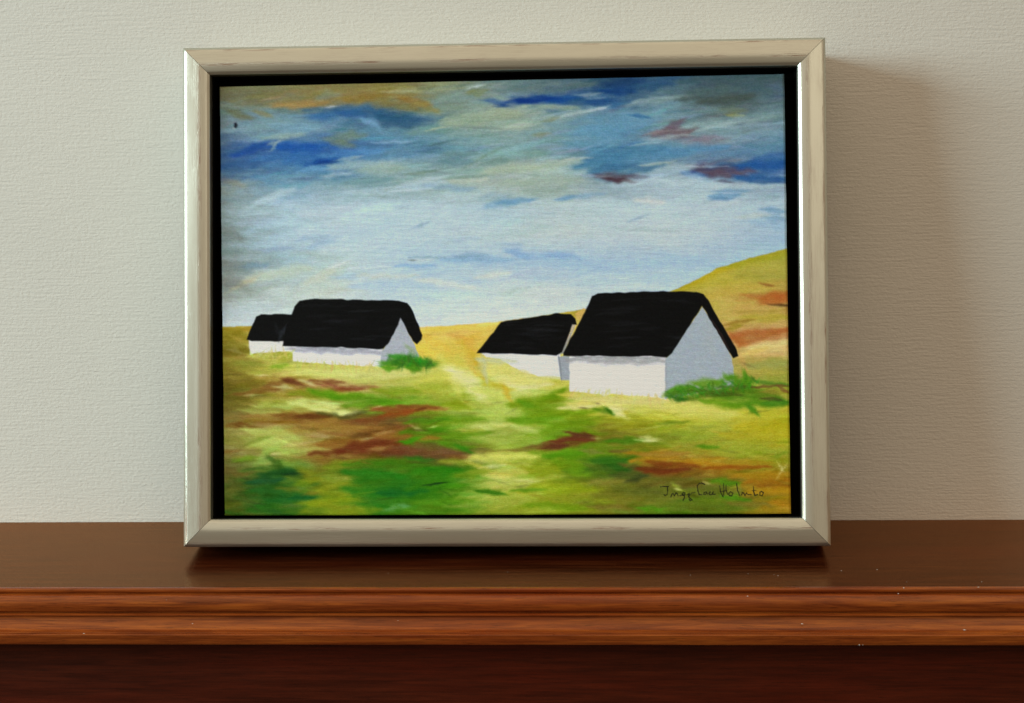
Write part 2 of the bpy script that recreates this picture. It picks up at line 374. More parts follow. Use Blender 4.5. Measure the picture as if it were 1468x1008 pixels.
# -- loose daubs that follow the colour underneath
def daubs(n, tab, y0, y1, w0, w1, l0, l1, jit, ang, m, op=.55):
    for _ in range(n):
        x = rng.uniform(310, 1135); y = rng.uniform(y0, y1); l = rng.uniform(l0, l1); w = rng.uniform(w0, w1); a = math.radians(rng.normal(*ang))
        c = field(tab, np.array([x]), np.array([y]))[0] + rng.normal(0, jit) + rng.normal(0, jit * .5, 3)
        stroke(x - l / 2 * math.cos(a), y + l / 2 * math.sin(a), x + l / 2 * math.cos(a), y - l / 2 * math.sin(a), w, c, op * rng.uniform(.4, 1), .8, .7, rng.uniform(0, .12), m)
daubs(420, SKY, 108, 262, 3, 8, 18, 60, 9, (5, 8), SKYM, .5)
daubs(300, SKY, 262, 470, 3, 9, 22, 90, 7, (4, 9), SKYM, .42)
daubs(420, SKY, 112, 262, 1.0, 2.4, 12, 55, 17, (8, 9), SKYM, .5)
daubs(420, SKY, 255, 465, .9, 2.6, 14, 70, 6, (6, 10), SKYM, .4)
daubs(620, LAND, 455, 738, 2.5, 7, 14, 60, 12, (2, 10), LANDM, .6)
daubs(260, LAND, 560, 738, 1.5, 3.5, 10, 40, 18, (3, 14), LANDM, .6)

# -- wet paint dragged sideways: each fibre of the brush pulls the colours a little
def resample(A, dx, dy):
    cx = np.clip(np.arange(NX)[None, :] + dx / STEPX, 0, NX - 1.001); cy_ = np.clip(np.arange(NY)[:, None] + dy / STEPY, 0, NY - 1.001)
    xi = cx.astype(int); yi = cy_.astype(int); fx = (cx - xi)[..., None]; fy = (cy_ - yi)[..., None]
    return (A[yi, xi] * (1 - fx) + A[yi, xi + 1] * fx) * (1 - fy) + (A[yi + 1, xi] * (1 - fx) + A[yi + 1, xi + 1] * fx) * fy
def smear(C0, amp, n, mk, s0):
    acc = 0
    for k in range(n):
        ang = .12 * (fb(PX / 60, PY / 40, 80 + s0) - .35)
        d = amp * (1.2 * (vn(PX / 18, (PY + ang * PX) / 1.1, s0 + 90 + k) - .5) + (vn(PX / 38, (PY + ang * PX) / 2.4, s0 + 96 + k) - .5))
        acc = acc + resample(C0, d, -d * ang + amp * .22 * (vn(PX / 7, PY / 5, s0 + 102 + k) - .5))
    R = (acc / n) * mk + C0 * (1 - mk)
    nearh = np.exp(-((PY - horizon) / 5.) ** 2)[..., None]
    return R * (1 - nearh * .9) + C0 * nearh * .9
COL = smear(COL, 8, 3, .85, 0)
def S(m, items):
    for it in items:
        x0, y0, x1, y1, w, c = it[:6]; kw = it[6] if len(it) > 6 else {}
        stroke(x0, y0, x1, y1, w, c, mask=m, **kw)
o5 = dict(op=.5); o6 = dict(op=.62); so = dict(op=.5, soft=.95); hi = dict(op=.5, soft=.9, bristle=1., h=.5)
S(SKYM, [
 # top left ochre
 (330,128,400,126,7,(118,122,84),so),(400,150,470,146,7,(160,134,74),o6),(330,160,355,168,7,(112,108,58),so),(370,160,385,166,5,(148,138,80),o5),
 (404,151,450,150,5,(166,138,78),o6),(440,135,500,128,6,(146,134,74),o5),(462,140,485,136,7,(128,146,120),o5),(500,142,545,138,6,(146,124,52),o6),
 (570,124,604,130,5,(156,156,100),o6),(585,142,612,148,8,(156,116,44),o6),(560,148,600,158,7,(142,128,60),o5),(605,150,625,158,7,(152,142,70),o6),(520,128,590,124,4,(150,142,72),o5),
 (600,132,668,126,2.2,(156,164,118),hi),(612,124,680,118,2,(146,156,110),hi),(560,132,590,131,2.5,(174,178,134),hi),
 # blue band under the ochre
 (455,168,515,158,9,(48,104,168),o6),(490,162,520,166,8,(40,92,160),o6),(512,160,545,160,8,(44,98,150),o6),(548,170,600,174,11,(34,88,130),dict(op=.75,soft=.7)),
 (560,180,612,172,7,(58,100,138),o5),(600,176,632,170,6,(74,118,146),o5),(527,172,545,182,7,(112,160,196),o6),(440,158,520,154,4,(66,110,140),o5),
 (470,176,500,172,6,(104,146,170),o5),(476,198,520,194,8,(112,138,112),o6),(480,206,505,209,6,(120,140,104),o5),(350,186,400,176,8,(122,156,160),o5),
 (384,198,430,194,5,(150,172,150),o5),(395,180,450,182,9,(116,160,178),o5),(470,154,482,153,2,(176,190,206),hi),
 (543,205,590,203,2.6,(142,176,196),hi),(520,190,580,188,6,(92,140,168),o5),
 # strong blue sweep
 (322,224,350,216,6,(50,92,150),o6),(340,222,392,205,6,(30,76,168),dict(op=.85,soft=.5)),(350,216,380,208,5,(36,84,160),o6),(400,212,450,208,9,(26,84,180),dict(op=.85,soft=.6)),(430,220,470,212,9,(32,90,184),o6),
 (322,240,370,232,8,(48,92,150),o6),(325,246,350,246,5,(66,104,142),o6),(365,230,430,222,6,(56,112,180),o6),(420,232,470,226,9,(50,108,184),o6),(450,236,480,230,6,(24,76,168),dict(op=.8)),
 (470,224,545,217,7,(72,128,190),o6),(500,222,560,214,5,(86,140,190),o5),(540,226,590,222,7,(90,140,172),o6),(455,236,485,232,3,(20,66,150),o6),
 (372,256,400,262,6,(96,146,178),o6),(402,268,440,264,6,(100,154,176),o6),(440,244,460,240,6,(96,146,188),o5),
 (490,230,515,226,3.5,(164,188,174),hi),(480,240,560,236,9,(152,178,168),o6),(520,246,580,240,8,(146,172,150),o5),(470,252,500,250,4,(166,188,182),o5),
 (390,207,398,204,4,(140,166,160),o6),(392,214,397,208,3,(140,166,160),o6),
 (500,262,560,258,7,(112,154,154),o6),(515,272,570,264,5,(122,160,166),o5),(330,262,345,268,8,(140,144,126),o5),
 # top centre
 (680,134,694,131,6,(134,136,64),o6),(684,125,692,123,1.8,(206,214,204),hi),(640,140,700,134,6,(124,152,138),o5),
 (700,146,730,148,4,(64,104,160),o6),(725,149,760,144,6,(20,64,146),dict(op=.85,soft=.5)),(752,146,800,142,7,(16,62,150),dict(op=.9,soft=.5)),(790,146,826,142,7,(22,78,162),dict(op=.85,soft=.5)),
 (820,146,850,142,6,(34,86,138),o6),(850,148,880,144,7,(30,82,150),o6),(876,120,922,118,9,(24,66,122),dict(op=.8)),(868,130,905,132,7,(18,66,140),dict(op=.85)),(900,128,960,120,7,(34,80,132),o6),(930,118,968,112,6,(46,90,132),o6),
 (876,152,892,150,5,(56,112,166),o6),(730,150,758,152,4,(150,172,154),hi),(760,152,830,154,5,(142,166,144),o6),(836,137,860,134,3,(138,164,170),hi),(845,142,870,140,2,(120,150,170),hi),
 (740,128,800,122,7,(112,138,128),o5),(780,130,850,122,6,(98,126,120),o5),(650,176,740,166,11,(148,168,136),o6),(735,182,760,178,7,(172,188,158),hi),(700,166,740,160,7,(150,168,140),o5),
 (800,170,868,155,3.2,(168,188,180),hi),(856,158,872,154,3,(176,192,190),hi),(830,176,900,166,9,(96,146,176),o6),(790,178,850,176,7,(114,152,164),o5),
 (770,194,786,192,4,(136,148,108),o5),(783,174,800,170,3,(122,136,104),o5),
 (640,224,680,220,6,(104,142,142),o6),(642,232,676,232,7,(98,140,146),o6),(700,234,728,232,6,(112,146,136),o6),(600,200,640,196,7,(100,146,170),o5),(560,218,610,212,6,(90,136,164),o6),(640,196,700,188,6,(128,162,154),o5),
 (618,187,640,183,1.6,(176,182,138),hi),(660,206,760,200,7,(126,162,158),o5),
 # centre right blues
 (838,190,930,182,14,(96,150,184),o6),(820,206,900,200,9,(100,152,180),o5),(835,236,900,222,14,(66,126,172),dict(op=.72,soft=.8)),(880,236,950,218,10,(72,132,176),o6),(850,246,910,240,8,(58,112,156),o6),(905,250,950,238,6,(70,122,160),o6),
 (912,166,928,168,3.5,(54,112,170),o6),(820,230,846,227,3,(188,200,170),hi),(760,244,830,232,8,(162,184,160),o6),(800,250,838,246,9,(158,184,174),o5),(700,248,770,240,7,(160,180,150),o6),
 # right top clouds
 (920,145,1000,137,3.5,(142,170,168),hi),(905,150,960,144,6,(126,156,156),o6),(985,144,1070,140,9,(78,100,98),dict(op=.75,soft=.8)),(1010,148,1075,138,8,(74,92,84),o6),(990,132,1060,128,7,(82,112,110),o6),(1000,114,1080,112,7,(72,100,104),o6),
 (1040,158,1062,160,6,(118,134,100),o6),(1048,166,1062,166,3,(146,150,84),o6),(1070,122,1120,128,9,(72,104,110),o6),(1108,124,1124,128,8,(84,110,130),o6),
 (1010,160,1045,158,6,(110,142,138),o5),(990,182,1110,168,7,(138,168,164),o6),(1000,188,1060,176,3,(156,184,178),hi),(1030,184,1120,178,3,(138,172,182),hi),(1080,166,1124,162,6,(110,144,146),o5),
 # red-brown clouds
 (950,192,990,188,7,(122,106,110),dict(op=.8,bristle=.8)),(962,184,976,178,7,(112,96,110),dict(op=.7,bristle=.8)),(940,196,996,196,4,(118,110,118),dict(op=.65,bristle=.9)),(990,204,1035,200,8,(128,138,150),o6),(1000,200,1025,198,5,(130,124,140),o6),(930,194,955,188,3,(136,130,132),o6),
 (925,202,990,194,3,(154,178,176),hi),(920,208,950,204,2.5,(158,184,184),hi),
 (940,222,1040,212,7,(82,136,182),o6),(920,230,980,220,7,(84,138,176),o6),(1030,222,1120,212,8,(88,136,170),o6),
 (860,254,905,254,6,(92,86,100),dict(op=.85,bristle=1)),(880,258,906,260,4,(84,62,72),dict(op=.85,bristle=1)),(840,252,870,254,2,(160,174,184),hi),(905,256,925,254,4,(110,120,136),o6),
 (985,240,1020,236,3.5,(118,118,140),dict(op=.7,bristle=1)),(1000,244,1080,246,7,(84,80,108),dict(op=.85,bristle=.8)),(1015,250,1062,252,6,(100,88,104),dict(op=.85,bristle=.9)),(1030,260,1046,262,3,(94,92,112),o6),(1045,232,1062,231,2.5,(110,124,140),o6),
 (1070,240,1124,236,10,(32,88,172),dict(op=.85,soft=.7)),(1060,254,1124,256,7,(44,96,166),dict(op=.8)),(1095,228,1124,224,8,(58,110,176),o6),(1080,262,1126,262,4,(56,100,158),o6),(985,248,1008,252,5,(72,116,180),o6),
 (950,244,990,238,6,(150,178,180),o6),(930,250,990,242,5,(146,176,182),o6),(925,238,965,233,2.2,(174,190,160),hi),(990,240,1040,240,1.6,(160,182,190),hi),
 (985,250,1010,262,6,(150,182,196),o5),(960,264,1040,268,8,(168,194,194),o6),(1025,282,1056,280,5,(98,148,190),o6),(1030,275,1070,275,4,(110,154,188),o6),(1050,270,1120,266,4,(150,180,184),o6),(1028,287,1048,286,3,(96,142,184),o5),
 (1036,278,1056,278,1,(176,196,202),hi),(1095,302,1124,304,4,(108,154,182),o6),(1098,312,1124,316,6,(118,158,184),o6),(1060,312,1100,310,4,(178,194,178),o5),(1085,318,1124,326,7,(138,176,196),o5),
 # mid sky
 (705,296,740,290,8,(120,164,186),o6),(718,292,768,288,4,(104,152,188),o6),(700,284,730,282,7,(134,166,174),o5),(806,286,824,283,4,(100,150,188),o6),(824,284,865,280,4,(130,168,186),o6),(760,276,810,270,8,(142,166,150),o6),(740,262,830,258,8,(156,176,154),o5),(640,262,700,258,4,(180,190,164),o5),
 (615,268,680,272,5,(132,166,180),o6),(570,275,612,272,2,(190,204,206),hi),(575,270,640,262,5,(160,188,196),o5),(590,264,640,254,4,(170,192,192),o5),
 (920,288,950,291,6,(200,202,186),dict(op=.5,soft=.95)),(905,262,985,262,6,(168,192,192),o5),(905,318,930,310,2.5,(140,168,178),o6),
 (640,372,735,374,6,(132,172,196),o6),(660,368,700,368,6,(128,164,184),o6),(735,362,755,368,7,(120,160,200),o6),(755,366,830,370,7,(138,174,202),o6),(730,350,750,352,4,(138,170,192),o5),(795,366,815,366,5,(130,166,200),o5),
 (570,382,625,382,3,(132,170,202),o6),(510,386,560,384,3,(188,204,202),hi),(595,374,625,372,2.5,(186,200,192),hi),(590,370,640,370,2,(126,160,168),o5),(480,384,498,377,2,(212,218,206),hi),(488,398,520,396,5,(158,188,204),o5),
 (510,412,570,410,5,(164,190,202),o6),(640,396,700,392,6,(172,194,190),o5),(605,402,680,412,6,(196,206,184),o6),(690,400,730,392,5,(196,204,180),o6),(520,396,600,396,5,(184,196,176),o6),
 (340,412,370,398,5,(186,182,138),o6),(360,398,400,392,7,(176,188,160),o5),(345,384,380,380,5,(118,152,164),o6),(380,398,440,386,10,(178,194,166),o6),(445,404,480,390,8,(188,196,166),o5),
 (430,346,470,340,5,(144,172,186),o5),(380,360,420,356,4,(140,166,186),o5),(450,354,474,346,7,(142,174,192),o5),(320,330,345,340,9,(118,130,120),o5),
 (322,380,345,384,12,(126,136,126),o5),(322,400,350,410,10,(128,134,124),o5),(360,330,400,318,7,(152,182,188),o5),(440,310,500,300,9,(170,190,190),o5),
 (600,326,612,322,3,(130,160,176),o5),(650,345,690,342,4,(152,178,188),o5),(500,276,560,270,4,(166,190,192),o5),
 (370,292,420,272,7,(168,192,190),o6),(590,374,597,374,1.3,(116,130,126),o6),
 (845,418,940,412,6,(180,200,208),o6),(880,380,1010,372,7,(156,188,206),o6),(940,400,1000,392,7,(160,190,206),o5),(760,420,830,416,7,(190,204,196),o6),
 (335,446,400,440,7,(176,194,186),o6),(330,462,360,462,4,(184,192,178),o6),(610,440,720,430,9,(190,206,208),o5),(640,460,740,452,5,(200,212,210),o5),
])
stroke(338,178,338.6,182,1.9,(24,30,40),op=.95,mask=SKYM,h=.6,crisp=True); stroke(335,184,337,184,1.6,(150,160,152),op=.5,mask=SKYM,crisp=True)
for pts in [[(330,186),(420,178)]]: pass

HILLM = LANDM
S(LANDM, [
 # horizon sand and hill
 (600,476,700,470,4,(206,186,98),o6),(612,482,640,500,8,(214,178,84),o6),(650,480,680,478,6,(204,166,96),o5),(670,486,684,500,6,(206,160,76),o6),(655,482,664,484,4,(198,146,72),o5),(600,500,622,506,8,(216,190,84),o6),
 (322,480,356,486,7,(132,122,34),o6),(326,500,356,506,9,(116,106,28),o6),(335,484,345,488,3,(170,150,70),o5),(330,502,344,506,4,(150,142,84),o5),
 (990,410,1050,384,6,(176,166,58),o6),(1040,384,1126,366,6,(158,160,62),o6),(1000,412,1080,396,8,(172,164,66),o6),(1060,400,1110,390,8,(160,154,74),o5),(1020,424,1100,412,8,(182,160,76),o5),
 (1094,408,1108,411,2,(150,90,48),o6),(1062,432,1092,430,4,(184,140,76),o6),(1094,428,1128,422,7,(188,92,50),dict(op=.8)),(1098,436,1130,430,7,(190,96,56),dict(op=.75)),(1104,438,1130,440,2.2,(78,52,24),dict(op=.8,bristle=.9)),(1070,424,1100,428,4,(186,112,64),o5),
 (1060,448,1126,446,3,(160,136,62),o6),(1058,444,1120,442,5,(188,160,92),o6),(1044,466,1078,460,3,(150,112,44),o6),(1070,456,1126,456,6,(168,154,62),o6),(1046,474,1060,470,5,(150,138,44),o6),
 (1056,486,1070,492,9,(188,98,56),dict(op=.85)),(1060,480,1130,474,6,(186,102,62),dict(op=.85)),(1066,490,1100,482,6,(184,110,66),o6),(1090,490,1130,482,3,(196,130,84),o5),
 (1080,500,1130,494,8,(202,192,128),dict(op=.75)),(1066,510,1100,500,5,(204,180,106),o6),(1062,520,1120,516,6,(170,156,84),o6),(1080,524,1126,524,7,(150,156,84),o6),(1064,534,1120,536,6,(166,158,76),o6),(1060,506,1070,530,4,(190,150,92),o5),
 # grass behind left house
 (358,512,410,506,3,(170,168,80),o6),(395,508,420,508,4,(146,154,46),o6),(405,516,420,512,5,(158,164,56),o6),(396,526,410,524,5,(124,162,44),o6),(362,510,400,520,6,(178,180,86),o5),(340,520,370,524,6,(136,142,58),o5),(360,536,400,530,4,(164,168,76),o5),
 (420,524,548,524,5,(188,186,92),o6),(430,534,540,536,6,(194,196,118),o6),(440,520,452,521,2.5,(148,150,54),o6),(466,522,475,521,2,(168,166,64),o6),(490,524,500,519,1.6,(180,176,70),o6),(505,538,560,542,5,(196,200,126),o5),
 (340,536,366,550,8,(118,104,36),o5),(328,560,350,570,10,(108,98,30),o6),
 (372,539,380,539,1.8,(208,206,160),hi),
 (380,556,420,546,4,(138,94,50),o6),(410,545,432,551,5,(124,66,38),dict(op=.75)),(340,566,400,558,4,(132,88,40),o6),(448,547,490,548,3.5,(140,82,52),dict(op=.7)),(465,552,500,558,4,(150,80,56),dict(op=.75)),(484,560,520,558,3.5,(140,66,36),dict(op=.75)),(505,556,540,556,3,(160,112,74),o6),
 (400,555,416,557,4,(176,176,118),o6),(435,547,450,552,3,(186,186,130),o6),(352,568,368,567,2,(178,180,118),hi),
 (420,564,520,568,6,(120,142,26),o6),(450,562,490,570,7,(96,144,20),dict(op=.75)),(480,570,560,574,7,(88,140,18),o6),(500,582,570,578,5,(98,144,26),o6),(540,560,600,562,6,(128,154,34),o6),
 (370,584,430,582,6,(164,176,92),o6),(420,578,480,584,5,(190,196,118),dict(op=.75)),(460,588,508,592,5,(194,200,126),dict(op=.8)),(480,594,500,595,2.5,(200,206,140),o6),(350,590,400,592,5,(168,176,94),o5),
 (350,598,420,596,3.5,(150,116,60),o6),(400,596,450,598,5,(132,88,38),dict(op=.75)),(430,598,470,598,4,(116,62,28),o6),(330,610,352,608,4,(118,72,26),o6),(336,612,375,613,2,(112,70,24),o6),(460,592,500,600,3.5,(88,86,34),o6),
 (500,598,520,592,5,(92,90,46),o6),(540,588,590,586,5,(150,80,42),dict(op=.8)),(575,583,632,585,3.5,(142,76,36),dict(op=.75)),(550,597,600,590,5,(158,72,34),dict(op=.85)),(520,604,560,598,5,(134,72,36),o6),(600,587,640,588,2.5,(158,110,52),o5),
 (602,588,612,586,2,(104,52,20),o6),(450,610,520,612,7,(158,122,58),o6),(520,618,550,612,5,(150,100,48),o6),
 # brown heath
 (470,632,500,628,4,(128,92,34),o6),(458,640,510,634,6,(142,88,36),o6),(450,650,500,648,5,(124,56,26),dict(op=.7)),(490,646,550,636,7,(124,44,26),dict(op=.75)),(510,626,540,622,5,(112,70,30),o6),(520,640,570,638,7,(128,56,28),dict(op=.75)),(540,624,590,626,5,(146,94,40),o6),(550,650,600,648,4,(116,64,34),o6),
 (448,624,470,626,4,(160,140,90),o6),(536,644,556,642,3.5,(176,150,92),hi),(545,622,560,620,3.5,(168,128,78),o6),(524,630,536,628,2,(156,138,90),o6),
 (590,648,660,650,6,(122,84,50),o6),(640,654,668,656,4,(128,82,40),o6),(560,654,640,658,5,(104,82,44),o6),(606,630,632,628,3.5,(150,112,42),o6),(600,640,640,640,4,(112,98,44),o6),(400,640,460,644,6,(166,166,88),o5),
 (400,620,440,618,3.5,(156,130,60),o5),(360,616,420,626,8,(170,182,96),o6),(365,640,400,636,7,(166,180,92),dict(op=.7)),(376,654,392,646,6,(150,178,88),o6),(370,664,388,658,5,(128,160,74),o6),(393,652,399,651,2.5,(186,190,130),hi),
 (326,620,350,640,10,(134,130,62),o5),(340,660,366,656,4,(112,144,38),o6),(330,684,350,680,5,(112,100,42),o5),(326,704,346,702,5,(120,118,48),o5),
 # dark green left
 (392,660,404,672,7,(56,96,22),o6),(378,680,420,676,7,(28,84,28),dict(op=.8)),(414,680,430,680,3.5,(20,66,22),dict(op=.8)),(360,692,400,688,6,(26,86,44),dict(op=.7)),(350,706,390,700,7,(44,92,22),o6),(366,704,420,706,8,(36,100,30),o6),(390,722,440,712,8,(30,102,34),o6),(360,730,400,726,6,(42,102,18),o6),(420,714,450,712,4,(24,96,36),o6),(335,690,348,710,6,(78,90,28),o5),
 (400,700,428,702,4,(100,116,34),o6),(430,694,450,690,6,(118,140,24),o6),(436,676,460,690,9,(128,132,30),o6),(440,708,456,706,4,(116,112,34),o5),(450,720,500,716,8,(128,146,26),o6),(440,732,520,732,6,(124,140,30),o6),(470,670,500,664,7,(116,138,30),o6),
 # green middle
 (500,664,600,660,7,(72,126,18),o6),(500,676,580,682,8,(40,124,22),dict(op=.7)),(540,666,610,668,6,(66,122,16),o6),(520,690,590,694,8,(46,116,18),o6),(545,708,610,702,7,(24,106,34),dict(op=.75)),(500,700,540,710,8,(50,124,26),o6),(600,676,660,680,8,(58,132,18),o6),(590,700,650,692,7,(62,126,16),o6),
 (530,716,590,724,6,(66,126,34),o6),(640,706,680,700,5,(88,132,28),o6),(690,704,722,708,4,(62,122,18),dict(op=.75)),(600,722,680,716,6,(90,140,26),o6),(612,696,640,692,1.4,(22,66,16),dict(op=.85)),(590,656,620,660,4,(48,112,20),o6),
 (560,730,572,728,4,(112,160,100),o5),(578,725,586,726,4,(104,158,104),o5),(640,662,690,668,6,(136,148,44),o6),(660,680,700,676,7,(128,146,36),o6),
 (580,620,640,616,6,(78,140,14),o6),(584,634,602,630,6,(70,146,12),dict(op=.8)),(640,636,676,642,6,(90,146,20),o6),(660,640,678,648,4,(56,132,18),o6),(620,608,690,602,6,(108,146,24),o6),(640,626,700,620,5,(110,146,30),o6),(586,606,640,602,5,(82,138,20),o6),
 (597,613,606,617,3.4,(186,190,124),hi),(622,613,628,612,2,(200,208,140),hi),(544,584,548,583,1.6,(186,196,130),hi),
 (610,556,680,556,7,(160,172,66),o6),(640,572,680,568,7,(132,154,36),o6),(600,566,660,572,5,(158,166,70),o5),(646,582,672,586,6,(134,156,30),o6),
 # pale middle path
 (640,520,660,560,9,(196,196,104),o6),(652,536,690,566,14,(210,210,148),dict(op=.8,soft=.95)),(650,532,656,533,2,(222,220,180),hi),(690,560,740,576,9,(182,190,92),o6),(700,590,760,596,10,(172,188,96),o6),(688,612,720,610,5,(184,194,112),o6),(740,612,770,618,6,(176,192,106),o6),(660,618,690,618,4,(160,164,62),o5),
 (672,496,688,520,6,(196,164,60),o5),(684,516,696,540,4,(184,156,48),o5),(692,540,712,552,4,(182,166,64),o5),(700,552,736,558,5,(176,168,56),o6),(726,556,736,574,5,(190,166,56),o6),(676,510,682,532,6,(198,168,80),o5),
 (690,520,696,536,4,(182,184,124),o6),(700,534,740,530,8,(198,194,108),o6),(720,546,790,548,6,(204,200,120),o6),(750,556,790,552,4,(206,204,146),o6),(690,648,760,646,2.4,(142,134,60),o6),
 (684,656,768,654,8,(192,196,100),dict(op=.8,soft=.8)),(700,670,720,668,3,(206,206,150),hi),(720,690,772,694,7,(174,182,96),o6),(750,690,772,690,3,(196,202,130),hi),(680,664,700,672,4,(180,180,84),o6),(700,724,750,718,6,(150,162,64),o6),(780,686,806,684,4,(164,172,78),o5),
 # green wedge beside the big house
 (740,580,806,570,8,(116,146,22),dict(op=.75)),(790,572,808,562,6,(108,146,20),dict(op=.8)),(750,576,768,582,6,(94,146,22),o6),(740,602,800,598,9,(100,150,20),dict(op=.7)),(770,596,860,590,6,(120,150,26),o6),(800,612,860,604,7,(112,146,22),o6),(820,600,850,598,4,(128,148,30),o6),(860,604,930,604,6,(150,156,50),o6),(850,596,900,592,4,(174,170,66),o6),
 (860,588,882,590,4,(92,130,30),o6),(872,586,882,594,3,(70,118,24),dict(op=.8)),(884,590,896,596,6,(212,212,158),o6),(820,578,880,574,6,(200,190,108),o6),(810,586,850,584,4,(212,206,146),o6),(836,585,844,586,1.2,(110,100,60),o6),(858,579,863,580,1.2,(120,110,70),o6),(810,566,860,570,5,(196,184,88),o6),
 (880,566,900,572,5,(190,186,82),o6),(900,576,960,580,6,(200,196,112),o6),(950,580,1050,594,8,(196,196,106),o6),(980,596,1080,600,6,(186,188,92),o6),(1060,600,1130,590,8,(176,170,58),o6),(1060,616,1130,612,9,(176,166,40),o6),(1040,624,1110,628,7,(172,164,48),o6),(950,608,985,606,3,(120,142,40),o6),(994,614,1020,612,3,(150,160,64),o5),(900,616,960,620,6,(160,166,58),o5),
 # brown leaf shape
 (795,636,820,630,5,(120,72,34),dict(op=.8)),(790,638,850,630,8,(116,62,34),dict(op=.85)),(820,622,852,626,4,(106,52,32),dict(op=.8)),(760,642,800,636,3.5,(120,98,44),dict(op=.75)),(735,646,780,643,3,(130,122,52),o6),(782,644,812,640,4,(110,52,34),dict(op=.7)),(795,634,845,632,4,(122,52,32),o6),
 (790,654,850,650,7,(84,144,16),dict(op=.7)),(800,664,846,668,8,(104,148,22),o6),(820,676,840,680,7,(110,150,26),o6),(760,672,800,676,7,(140,154,36),o6),(770,700,850,700,9,(142,160,34),o6),(740,704,780,702,3,(94,142,26),o6),(760,724,850,728,6,(112,146,26),o6),(856,692,900,690,6,(136,130,56),o6),(780,716,840,712,6,(144,150,46),o5),
 (876,634,920,632,5,(76,130,20),dict(op=.7)),(856,640,900,644,6,(104,134,30),o6),(858,662,900,660,7,(56,112,26),dict(op=.8)),(870,672,900,674,6,(40,98,24),dict(op=.8)),(846,666,880,676,6,(88,110,34),o6),(880,682,920,680,5,(82,92,38),o6),(880,648,900,646,3,(112,98,44),o6),(842,648,860,650,5,(130,126,64),o6),(856,629,862,629,2,(190,204,120),hi),
 (860,710,920,714,8,(118,118,38),o6),(850,726,900,728,5,(124,112,44),o6),(890,700,930,706,7,(104,112,38),o6),(900,668,920,676,5,(108,92,46),o6),
 # orange and rust streak right
 (905,650,960,652,4,(168,120,40),o6),(910,662,970,658,5,(176,126,40),dict(op=.75)),(925,652,990,650,4,(160,124,52),o6),(920,672,965,674,5,(120,56,22),dict(op=.85)),(960,664,1000,668,6,(146,74,26),dict(op=.85)),(935,664,960,668,5,(140,62,24),o6),(930,678,990,674,4,(130,54,26),dict(op=.75)),(990,664,1050,668,4,(178,124,36),dict(op=.75)),(1010,672,1100,670,3.5,(160,86,26),dict(op=.8)),(1040,662,1100,664,5,(164,128,36),o6),(970,662,1040,658,3,(182,140,44),o6),
 (1002,640,1028,642,3.5,(92,138,22),dict(op=.7)),(1030,650,1100,644,7,(154,164,56),o6),(1110,654,1120,652,4,(120,144,34),o6),(1000,652,1060,650,4,(158,156,56),o5),(1060,684,1130,680,7,(176,126,34),o6),(1070,692,1130,690,6,(166,104,26),dict(op=.75)),(1090,698,1132,696,4,(154,88,22),o6),(1080,706,1132,704,6,(178,132,34),o6),(1112,720,1134,726,6,(170,116,30),o6),(1070,700,1090,706,5,(168,130,40),o6),
 (920,690,990,686,6,(110,110,40),o6),(940,700,1000,704,7,(110,120,38),o6),(1026,690,1056,694,6,(84,136,22),dict(op=.7)),(1040,712,1070,718,5,(78,140,20),dict(op=.7)),(1000,716,1040,718,6,(96,124,26),o6),(920,728,946,730,4,(86,144,20),dict(op=.75)),(960,722,1060,728,6,(100,120,30),o6),(1050,722,1100,724,5,(118,116,44),o6),(905,690,925,684,5,(60,72,34),o6),(935,722,980,712,6,(122,126,44),o5),
 (925,628,940,630,5,(190,194,126),o6),(922,632,936,633,2,(210,212,160),hi),
 (1119,668,1123,674,1.7,(216,212,160),hi),(1118,681,1123,674,1.6,(208,204,150),hi),
 (970,696,980,704,3.5,(150,166,60),o6),(971,701,979,703,1.6,(206,204,150),hi),(1012,692,1018,694,2,(200,202,140),hi),
])
# -- little grass ticks and hairline bristles over the land
for _ in range(110):
    x = rng.uniform(320, 1130); y = rng.uniform(520, 734); c = field(LAND, np.array([x]), np.array([y]))[0] * rng.uniform(.75, 1.15)
    a = math.radians(rng.normal(0, 14)); l = rng.uniform(5, 22)
    stroke(x, y, x + l * math.cos(a), y + l * math.sin(a), rng.uniform(.8, 1.8), np.clip(c, 0, 235), .55, .5, .8, .2, LANDM)

COL = smear(COL, 4.0, 3, .85, 33); COL = .5 * COL + .5 * smear(COL, 2.5, 2, 1., 57)
COL = COL + 3 * (vn(PX / 26, PY / 1.3, 110) - .5)[..., None] + 7 * (fb(PX / 9, PY / 6, 140, 3) - .5)[..., None] + 3 * (vn(PX / 12, (PY + .12 * PX) / 1.0, 111) - .5)[..., None]
def boxblur(A, r):
    for ax in (0, 1):
        P = np.concatenate([np.repeat(A.take([0], ax), r + 1, ax), A, np.repeat(A.take([-1], ax), r, ax)], ax); c = np.cumsum(P, ax); m_ = A.shape[ax]
        A = (c.take(range(2 * r + 1, 2 * r + 1 + m_), ax) - c.take(range(0, m_), ax)) / (2 * r + 1)
    return A
COL = np.clip(COL + .34 * (COL - boxblur(COL, 14)), 4, 252); COL = .55 * COL + .45 * boxblur(COL, 2)
gr = COL.mean(-1, keepdims=True)
skyc = (gr + (COL - gr) * .93) * np.interp(gr, [0, 40, 80, 120, 150, 180, 205, 255], [0, 28, 69, 108, 144, 181, 209, 250]) / gr
lanc = (gr + (COL - gr) * 1.17) * np.interp(gr, [0, 40, 80, 120, 160, 200, 255], [0, 30, 68, 113, 163, 206, 250]) / gr
bl = np.clip(skyc[..., 2] - skyc[..., 0] - 45, 0, 200); skyc[..., 1] += .07 * bl; skyc[..., 2] -= .07 * bl
skyc = skyc + np.array([1.5, 1.0, 5.0]) * ss(130, 190, skyc.mean(-1))[..., None]
